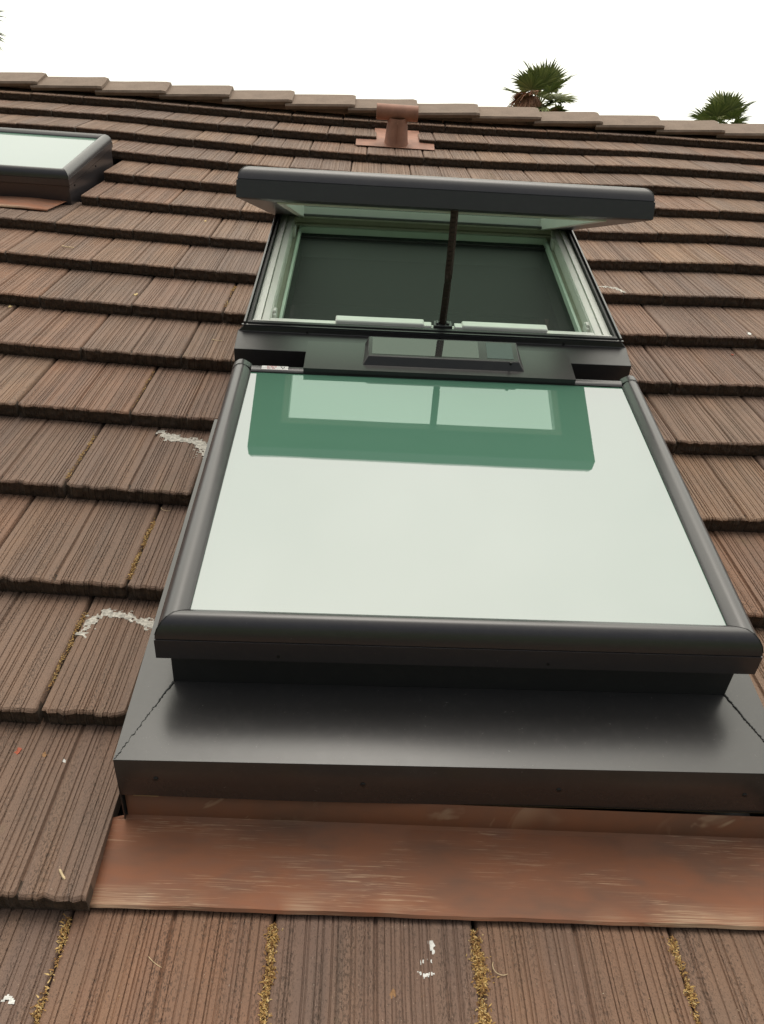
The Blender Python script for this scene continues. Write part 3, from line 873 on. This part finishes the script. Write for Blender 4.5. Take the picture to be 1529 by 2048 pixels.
# chain: box links from the bracket to the sash front
ch = part('chain', MB().box((.770, FY0 + .026 + .008, FN + .012), (.782, FY0 + .034 + .008, FN + .020)), CHAINM, vent)
p0 = Vector((.776, FY0 + .038, FN + .014)); p2 = Vector((.773, FV + .030, FNN + .012)); p1 = (p0 + p2) / 2 + Vector((.006, .012, 0))
NL = 26; lm = None
for i in range(NL):
    t = (i + .5) / NL; p = p0 * (1 - t) ** 2 + p1 * 2 * t * (1 - t) + p2 * t * t
    dd = ((p1 - p0) * (1 - t) + (p2 - p1) * t).normalized()
    if lm is None:
        L2 = (p2 - p0).length / NL
        lmb = MB().box((-.0080, -.006, -L2 * .49), (-.0040, .006, L2 * .49)).box((.0040, -.006, -L2 * .49), (.0080, .006, L2 * .49)).box((-.0040, -.0052, -L2 * .44), (.0040, .0052, L2 * .44)).tube([(-.0092, 0, 0), (.0092, 0, 0)], .0026, 8)
        lm = lmb.mesh('link'); lm.materials.append(CHAINM)
    o = link(bpy.data.objects.new('link', lm)); o.parent = ch
    og = ORG[ch.name]; o.location = (p.x - og[0], p.y - og[1], p.z - og[2])
    o.rotation_euler = dd.to_track_quat('Z', 'Y').to_euler()
# solar panel housing clipped to the front cover
WARP = warpU
hs = MB(); N = 10; vs = []
hx0, hx1 = .428, 1.092
Hv1, Hv0 = FY0 - .088, FY0 - .212
for e, x in enumerate((hx0, hx1)):
    for j in range(N + 1):
        t = j / N; v = Hv1 + (Hv0 - Hv1) * t
        vs.append((x + (.004 * t if e else -.002 * t), v, .299 - .006 * t * t - .003 * t))
    vs.append((x + (.004 if e else -.002), Hv0 + .001, .270)); vs.append((x, Hv1, .268))
m = N + 3
hs.add(vs, [(k, (k + 1) % m, m + (k + 1) % m, m + k) for k in range(m)] + [tuple(range(m)), tuple(range(2 * m - 1, m - 1, -1))])
solar = part('solar_housing', hs, PLASTIC, vent, smooth=True)
def hn(v): t = (v - Hv1) / (Hv0 - Hv1); return .299 - .006 * t * t - .003 * t
# raised trapezoid bezel
bz = MB(); a0, a1, b0, b1 = .568, .972, Hv1 - .004, Hv0 + .022
c0, c1, e0, e1 = .582, .956, b0 - .0, b1 + .014
zt = .320
bot = [(a0, b1, hn(b1) - .002), (a1, b1, hn(b1) - .002), (a1 - .006, b0, hn(b0) - .002), (a0 + .004, b0, hn(b0) - .002)]
top = [(c0, e1, zt - .008), (c1, e1, zt - .008), (c1, e0, zt + .002), (c0, e0, zt + .002)]
def lerp(p, q, s_, t_): return tuple(p[i] + (q[i] - p[i]) for i in range(3))
# inner openings on the sloping top
def tp(s_, t_):   # bilinear on top face
    A = Vector(top[0]).lerp(Vector(top[1]), s_); B = Vector(top[3]).lerp(Vector(top[2]), s_); return A.lerp(B, t_)
bz.add(bot + top, [(0, 1, 5, 4), (1, 2, 6, 5), (2, 3, 7, 6), (3, 0, 4, 7), (4, 5, 6, 7)])
bez = part('bezel', bz, PLASTIC, solar, bevel=.0018)
def inset(s0, s1, t0, t1, nm, mat, up=.0006):
    q = [tp(s0, t0), tp(s1, t0), tp(s1, t1), tp(s0, t1)]
    mb = MB().add([(p.x, p.y, p.z + up) for p in q] + [(p.x, p.y, p.z - .001) for p in q], [(0, 1, 2, 3), (0, 4, 5, 1), (1, 5, 6, 2), (2, 6, 7, 3), (3, 7, 4, 0)])
    return part(nm, mb, mat, solar)
MIRR = simple('glossy_cell_cover', (.040, .038, .036), .03, 0, .05, spec=.9)
inset(.025, .735, .10, .94, 'cell_window', MIRR)
inset(.790, .965, .12, .92, 'solar_cell', SOLAR)
part('bezel_hole', MB().tube([(.935, b1 + .013, .303), (.935, b1 + .0105, .3125)], .0035, 8), RUBBER, solar)
WARP = None

# ------------------------------------------------------------------ flat skylight by the left edge
WARP = lambda u, v, n: (u + .045 * (v - 3.40), v, n + bow(-.9))
sm_ = thing('flat_skylight', 'low flat skylight reflecting the sky at the left edge of the roof', 'skylight', (-1.2, 3.13, 0))
Zs = .082
sx0, sx1, sy0_, sy1_ = -1.80, -.775, 3.225, 3.765
prs = cover_profile(Zs, drop=.048, top=.016)
rail((sx0, sy0_, 0), (sx1, sy0_, 0), (0, -1, 0), prs, 'frame_rail', METAL, sm_)
rail((sx0, sy1_, 0), (sx0, sy0_, 0), (-1, 0, 0), prs, 'frame_rail', METAL, sm_)
rail((sx1, sy0_, 0), (sx1, sy1_, 0), (1, 0, 0), prs, 'frame_rail', METAL, sm_)
rail((sx1, sy1_, 0), (sx0, sy1_, 0), (0, 1, 0), prs, 'frame_rail', METAL, sm_)
seam(sm_, (sx1, sy0_), 1, -1, prs); seam(sm_, (sx1, sy1_), 1, 1, prs)
part('glass_pane', MB().box((sx0 - .0015, sy0_ - .0015, Zs - .008), (sx1 + .0015, sy1_ + .0015, Zs)), FROST, sm_)
part('curb', MB().box((sx0 - .045, sy0_ - .044, -.08), (sx1 + .044, sy1_ + .044, Zs - .046)), METAL, sm_, bevel=.001)
part('side_trim', MB().box((sx1 + .0442, sy0_ - .045, Zs - .060), (sx1 + .0470, sy1_ + .045, Zs - .0520)), METAL, sm_)
for vv in (3.25, 3.55): part('screw', MB().tube([(sx1 + .042, vv, .015), (sx1 + .0475, vv, .015)], .004, 8), RUBBER, sm_)

WARP = None
# ------------------------------------------------------------------ copper vent pipe with T cap
vp = thing('roof_vent_pipe', 'small copper coloured T-top vent pipe below the ridge', 'vent pipe', (.715, 4.55, -.03))
def vdir(h): return (0, h * math.sin(R(10)), h * math.cos(R(10)))
fl = MB(); N = 24; vs = []
for (u, v, n) in ((.483, 4.527, -.0375), (.936, 4.527, -.0375), (.936, 4.62, -.028), (.86, 4.63, -.027), (.86, 4.97, -.045), (.59, 4.97, -.045), (.59, 4.63, -.027), (.483, 4.62, -.028)): vs.append((u, v, n))
fl.add(vs + [(a, b, c - .003) for a, b, c in vs], [(0, 1, 2, 3, 6, 7), (3, 4, 5, 6), (0, 8, 9, 1), (1, 9, 10, 2), (0, 7, 15, 8)])
part('flashing_plate', fl, COPPER_PIPE, vp)
def rings(hs):
    mb = MB(); N = 28
    for h, r_ in hs:
        x, y, z = vdir(h)
        for k in range(N):
            t = 2 * math.pi * k / N; mb.v.append((.715 + r_ * math.cos(t), 4.60 + y + r_ * math.sin(t) , -.03 + z))
    for i in range(len(hs) - 1):
        for k in range(N): mb.f.append((i * N + k, i * N + (k + 1) % N, (i + 1) * N + (k + 1) % N, (i + 1) * N + k))
    return mb
part('stem', rings([(-.01, .070), (0, .069), (.02, .066), (.09, .060), (.135, .055)]), COPPER_PIPE, vp, smooth=True)
part('stem_seam', MB().box((.712, 4.529, -.02), (.716, 4.534, .09)), COPPER_PIPE, vp)
mb = MB(); N = 28
cz = vdir(.158)
for x in (.592, .596, .825, .829):
    for rr in (.043,):
        for k in range(N):
            t = 2 * math.pi * k / N; mb.v.append((x, 4.60 + cz[1] + rr * math.cos(t), -.03 + cz[2] + rr * math.sin(t)))
for i in range(3):
    for k in range(N): mb.f.append((i * N + k, i * N + (k + 1) % N, (i + 1) * N + (k + 1) % N, (i + 1) * N + k))
o = part('cap', mb, COPPER_PIPE, vp, smooth=True)
s = o.modifiers.new('thickness', 'SOLIDIFY'); s.thickness = .003

# ------------------------------------------------------------------ things lying on the tiles
def surf(u, v):
    k = math.floor(v / E); return -T * (v - k * E) / E + bow(u) * (1 if k > 0 else .4)
def smear(name, mat, label, cat, pts, width, seed, group=None, thick=.003):
    r = np.random.RandomState(seed); segs = []
    P = [np.array(p, float) for p in pts]
    mb = MB(); res = .0028
    lo = np.min(P, 0) - width * 1.4; hi = np.max(P, 0) + width * 1.4
    nx = int((hi[0] - lo[0]) / res) + 2; ny = int((hi[1] - lo[1]) / res) + 2
    nz = r.rand(ny // 2 + 3, nx // 2 + 3); big = r.rand(ny // 7 + 3, nx // 7 + 3)
    def samp(a, y, x):
        y0, x0 = int(y), int(x); fy, fx = y - y0, x - x0
        return (a[y0, x0] * (1 - fy) * (1 - fx) + a[y0 + 1, x0] * fy * (1 - fx) + a[y0, x0 + 1] * (1 - fy) * fx + a[y0 + 1, x0 + 1] * fy * fx)
    H = np.zeros((ny, nx))
    for j in range(ny):
        for i in range(nx):
            p = lo + np.array([i, j]) * res; dm = 9
            for a, b in zip(P, P[1:]):
                t = np.clip(np.dot(p - a, b - a) / max(1e-9, np.dot(b - a, b - a)), 0, 1); dm = min(dm, np.linalg.norm(p - a - (b - a) * t))
            H[j, i] = 1 - dm / width - .85 * samp(nz, j / 2, i / 2) - .85 * samp(big, j / 7, i / 7) + .50
    idx = {}
    for j in range(ny - 1):
        for i in range(nx - 1):
            if H[j, i] > 0 and H[j + 1, i] > 0 and H[j, i + 1] > 0 and H[j + 1, i + 1] > 0:
                f = []
                for jj, ii in ((j, i), (j, i + 1), (j + 1, i + 1), (j + 1, i)):
                    if (jj, ii) not in idx:
                        p = lo + np.array([ii, jj]) * res; idx[(jj, ii)] = len(mb.v)
                        mb.v.append((p[0], p[1], surf(*p) + .0006 + thick * min(.8, H[jj, ii]) + r.uniform(0, .0010)))
                    f.append(idx[(jj, ii)])
                mb.f.append(tuple(f))
    if not mb.f: return
    return solo(name, mb, mat, label, cat, (P[0][0], P[0][1], surf(*P[0])), group)
smear('caulk_smear', CAULK, 'crusty white caulk smear hooked round a tile joint, left of the frosted skylight foot', 'caulk smear',
      [(.012, .590), (.022, .640), (.040, .668), (.090, .655), (.152, .630)], .023, 3, thick=.0012)
smear('caulk_smear', CAULK, 'ragged white caulk smear touching the left rail of the frosted skylight halfway up', 'caulk smear',
      [(.012, 1.402), (.049, 1.369), (.115, 1.350), (.158, 1.315), (.160, 1.262)], .028, 5, thick=.0016)
smear('caulk_smear', CAULK, 'thin arched white caulk line just right of the open skylight', 'caulk smear',
      [(1.485, 2.575), (1.525, 2.580), (1.560, 2.560), (1.575, 2.515)], .019, 6, thick=.003)
smear('bird_dropping', DROP, 'upper, longer chalky white bird dropping below the copper apron', 'bird dropping', [(.716, -.028), (.717, -.050), (.713, -.062)], .0075, 8, thick=.002)
smear('bird_dropping', DROP, 'small roundish white bird dropping between the long one and the spattered one', 'bird dropping', [(.703, -.055), (.700, -.060)], .0075, 9, thick=.002)
smear('bird_dropping', DROP, 'lowest, spattered white bird dropping below the copper apron', 'bird dropping', [(.694, -.076), (.704, -.080), (.716, -.078)], .0065, 12, thick=.002)
smear('bird_dropping', DROP, 'white bird dropping on the nose of a tile at the far right', 'bird dropping', [(1.948, 2.16), (1.955, 2.175)], .009, 14, thick=.002)
smear('bird_dropping', DROP, 'faint pale lichen-like dropping at the lower left corner tile', 'bird dropping', [(.108, -.135), (.116, -.139)], .0085, 15, thick=.002)
def curl(name, mat, label, cat, u, v, L, rad, bend=.3, rot=0., flat=False, group=None):
    n0 = surf(u, v) + .0015; pts = []; N = 8
    for i in range(N):
        t = i / (N - 1) - .5; a = rot + bend * t
        pts.append((u + L * t * math.cos(a), v + L * t * math.sin(a), n0 + rad * .6 + (.003 * (1 - 4 * t * t) if bend > .5 else 0)))
    return solo(name, MB().tube(pts, [rad * (1 if 0 < i < N - 1 else .55) for i in range(N)], 6), mat, label, cat, (u, v, n0), group)
curl('twig', TWIG, 'short pale broken twig on the cut tile left of the copper apron', 'twig', .136, .040, .021, .0021, .1, -.9)
curl('twig', TWIG, 'thin straight straw on the bottom row under the copper apron', 'twig', .30, -.075, .028, .0006, .2, -.6)
curl('twig', TWIG, 'curled dry stalk beside the thickest line of moss', 'twig', .812, -.075, .035, .0007, 1.4, -.7)
curl('twig', TWIG, 'fine hair-like straw on a tile left of the frosted glass', 'twig', .09, 1.035, .035, .0006, 1.2, -.5)
curl('twig', TWIG, 'pale forked straw on a tile near the small flat skylight', 'twig', -.60, 2.62, .06, .0022, .9, -.3)
curl('twig', TWIG, 'dry straw on the tile left of the open skylight frame', 'twig', .085, 1.95, .04, .0014, .5, -.2)
def scrap(name, mat, label, cat, u, v, s_, seed):
    r = random.Random(seed); mb = MB(); n = 9; n0 = surf(u, v)
    mb.v.append((u, v, n0 + s_ * .35))
    for k in range(n):
        a = 6.283 * k / n; q = s_ * r.uniform(.5, 1.15); mb.v.append((u + q * math.cos(a) * .7, v + q * math.sin(a), n0 + .001 + r.uniform(0, s_ * .3)))
    for k in range(n): mb.v.append((mb.v[k + 1][0], mb.v[k + 1][1], n0 + .0004))
    mb.f += [(0, 1 + k, 1 + (k + 1) % n) for k in range(n)] + [(1 + k, 1 + n + k, 1 + n + (k + 1) % n, 1 + (k + 1) % n) for k in range(n)]
    return solo(name, mb, mat, label, cat, (u, v, n0))
scrap('dry_leaf', REDLEAF, 'curled red leaf scrap on the tile at the left edge', 'leaf', -.020, .290, .0095, 1)
scrap('dry_leaf', DRYLEAF, 'small orange-brown leaf scrap right of the red one', 'leaf', .028, .285, .006, 2)
scrap('dry_leaf', DRYLEAF, 'flat brown leaf on the bottom row near the bird droppings', 'leaf', .655, -.110, .0085, 3)
scrap('snail_shell', DROP, 'tiny whitish snail shell on the tile left of the metal pan', 'shell', .068, .272, .005, 4)
scrap('petal', YELLOW, 'yellow petal on a tile nose, nearest the open skylight on its left', 'petal', -.247, 2.246, .010, 5)
scrap('petal', YELLOW, 'yellow petal at the left edge of the roof', 'petal', -.650, 2.118, .011, 6)
scrap('petal', YELLOW, 'pale petal below the left end of the raised sash', 'petal', -.143, 3.11, .012, 7)
scrap('petal', REDLEAF, 'orange petal in a tile joint at the far right', 'petal', 1.868, 2.062, .008, 8)

# dry moss packed into the joints
mo = MB()
def fibres(mb, u, v, n, cnt, su, sv, size, z=.004):
    for _ in range(cnt):
        x = u + rnd.gauss(0, su); y = v + rnd.uniform(-sv, sv); a = rnd.uniform(0, 6.28); L = size * rnd.uniform(.5, 1.5); w_ = size * rnd.uniform(.10, .22)
        zz = n + abs(rnd.gauss(0, z)); dx, dy = math.cos(a) * L, math.sin(a) * L; px, py = -math.sin(a) * w_, math.cos(a) * w_; up = rnd.uniform(-.2, .9) * L
        b = rnd.uniform(-.6, .6) * L
        vs = [(x - px, y - py, zz), (x + px, y + py, zz), (x + dx * .5 + px - py * b, y + dy * .5 + py, zz + up), (x + dx * .5 - px, y + dy * .5 - py, zz + up), (x + dx + b * .3, y + dy, zz + up * .4)]
        mb.add(vs, [(0, 1, 2, 3), (3, 2, 4)])
def moss_run(u, v0, v1, dens, wid, size):
    steps = int((v1 - v0) / .004); prev = rnd.random()
    for i in range(steps):
        v = v0 + (v1 - v0) * i / steps
        prev = .80 * prev + .20 * rnd.random() * 1.0
        q = max(0, (prev - .33) * 4.6)
        fibres(mo, u + .002 * math.sin(v * 60), v, surf(u, v + 1e-5) - .002, int(dens * min(1.5, q)), wid * (.6 + q * .4), .004, size, .0028)
J = W
for uj, dens in ((.5, 16), (1.5, 17), (2.5, 26), (3.5, 15)): moss_run(uj * J - .0012, -.36, -.006, dens, .0034 if uj != 2.5 else .0048, .0050)
moss_run(.25 * J - .002, .74, .99, 8, .0022, .004)        # left of the glass, third row
moss_run(0 * J - .002, .40, .66, 8, .002, .0035)
moss_run(-.5 * J - .002, 1.10, 1.35, 4, .002, .004)
moss_run(0 * J + 1.25 * J * 0 - .25 * J - .002, 1.45, 1.75, 2, .002, .004)
moss_run(.25 * J - .002, 2.15, 2.45, 4, .003, .006)
solo('dry_moss', mo, MOSS, None, None, (.6, -.1, 0), kind='stuff')
gr = MB()
for _ in range(1500):
    v = -.2 + 1.6 * rnd.random() ** 1.7; u = rnd.uniform(-.15, 1.5)
    if .19 < u < 1.3 and v > 0: continue
    fibres(gr, u, v, surf(u, v) + .0003, 1, .004, .004, rnd.uniform(.0008, .0030), .0004)
solo('loose_grit', gr, GRIT, None, None, (.6, 0, 0), kind='stuff')

# ------------------------------------------------------------------ palms beyond the ridge
def fan_mesh(seed, dead=False):
    r = random.Random(seed); mb = MB()
    P = .62 if not dead else .45
    mb.tube([(0, 0, 0), (0, P * .5, .03), (0, P, .0)], [.022, .016, .012], 5)
    n = 26 if not dead else 22
    for k in range(n):
        a = R(-105 + 210 * k / (n - 1)) + r.uniform(-.03, .03); L = .80 * (.72 + .28 * math.cos(a)) * r.uniform(.9, 1.08)
        if dead: a *= .5; L *= 1.0
        w_ = .050 if not dead else .045; dr = r.uniform(.05, .22) if not dead else r.uniform(.2, .5)
        d0 = Vector((math.sin(a), math.cos(a), 0)); sd_ = Vector((math.cos(a), -math.sin(a), 0)); o_ = Vector((0, P, 0))
        pts = []
        for t, ww in ((0.02, .25), (.4, .95), (.7, .75), (1.0, .04)):
            c = o_ + d0 * L * t + Vector((0, 0, -dr * t ** 3 * L + .10 * abs(math.sin(a)) * t))
            pts += [tuple(c - sd_ * w_ * ww), tuple(c + Vector((0, 0, -.02 * ww))), tuple(c + sd_ * w_ * ww)]
        mb.add(pts, [(3 * i + j, 3 * i + j + 1, 3 * i + j + 4, 3 * i + j + 3) for i in range(3) for j in range(2)])
    me = mb.mesh('frond'); me.materials.append(DEADF if dead else FROND); return me
FANS = [fan_mesh(k) for k in range(4)]; DEADS = [fan_mesh(k + 20, True) for k in range(2)]
def palm(label, x, y, top, seed, scale=1.0, dead=()):
    r = random.Random(seed)
    t = thing('palm_tree', label, 'palm tree', (x, y, 0), group='palms beyond the ridge', world=True)
    pts = [(x + .15 * math.sin(i * .5), y, top * i / 8) for i in range(9)]
    part('trunk', MB().tube(pts, [.30, .24, .22, .21, .20, .20, .20, .22, .24], 14), BARK, t, smooth=True)
    cx, cy, cz_ = pts[-1][0] - x, 0, top
    def place(me, az, el, sc, nm, roll=0, dz=0):
        o = link(bpy.data.objects.new(nm, me)); o.parent = t
        d_ = Vector((math.sin(az) * math.cos(el), math.cos(az) * math.cos(el), math.sin(el)))
        q = d_.to_track_quat('Y', 'Z'); o.rotation_mode = 'QUATERNION'; o.rotation_quaternion = q @ Matrix.Rotation(roll, 3, 'Y').to_quaternion()
        o.location = (cx, cy, cz_ + dz); o.scale = (sc,) * 3; return o
    N = 27
    for i in range(N):
        f = (i + .5) / N; el = R(80 - 140 * f); az = i * 2.39996 + r.uniform(-.25, .25)
        if len(dead) > 3 and el < .35 and abs(((az + 2.0 + math.pi) % (2 * math.pi)) - math.pi) < .55: continue
        place(FANS[i % 4], az, el, scale * r.uniform(.88, 1.08), 'frond', r.uniform(-.5, .5))
    for az, el, dz in dead:
        place(DEADS[0 if az < 3 else 1], az, el, scale * r.uniform(.9, 1.05), 'frond', r.uniform(-.6, .6), dz)['label'] = 'dead rust-brown drooping frond'
palm('nearer fan palm crown with rust-brown dead fronds, beyond the middle of the ridge', 6.45, 31.3, 9.50, 3, 1.04,
     [(-2.0, .25, .1), (-1.8, .0, .25), (-2.2, -.15, .35), (-1.7, -.35, .45), (-2.1, -.5, .5), (-1.9, -.8, .65), (-2.3, -.9, .6), (1.8, -.2, -.15), (2.0, -.45, .0), (1.7, -.6, .1)])
palm('farther all-green fan palm top, beyond the right end of the ridge', 15.4, 38.1, 10.15, 8, 1.08, [(2.9, -1.2, 0), (.3, -1.3, 0)])
palm('fan palm whose frond tips just enter the upper left corner of the photo', -9.72, 23.0, 9.20, 12, .95, [])
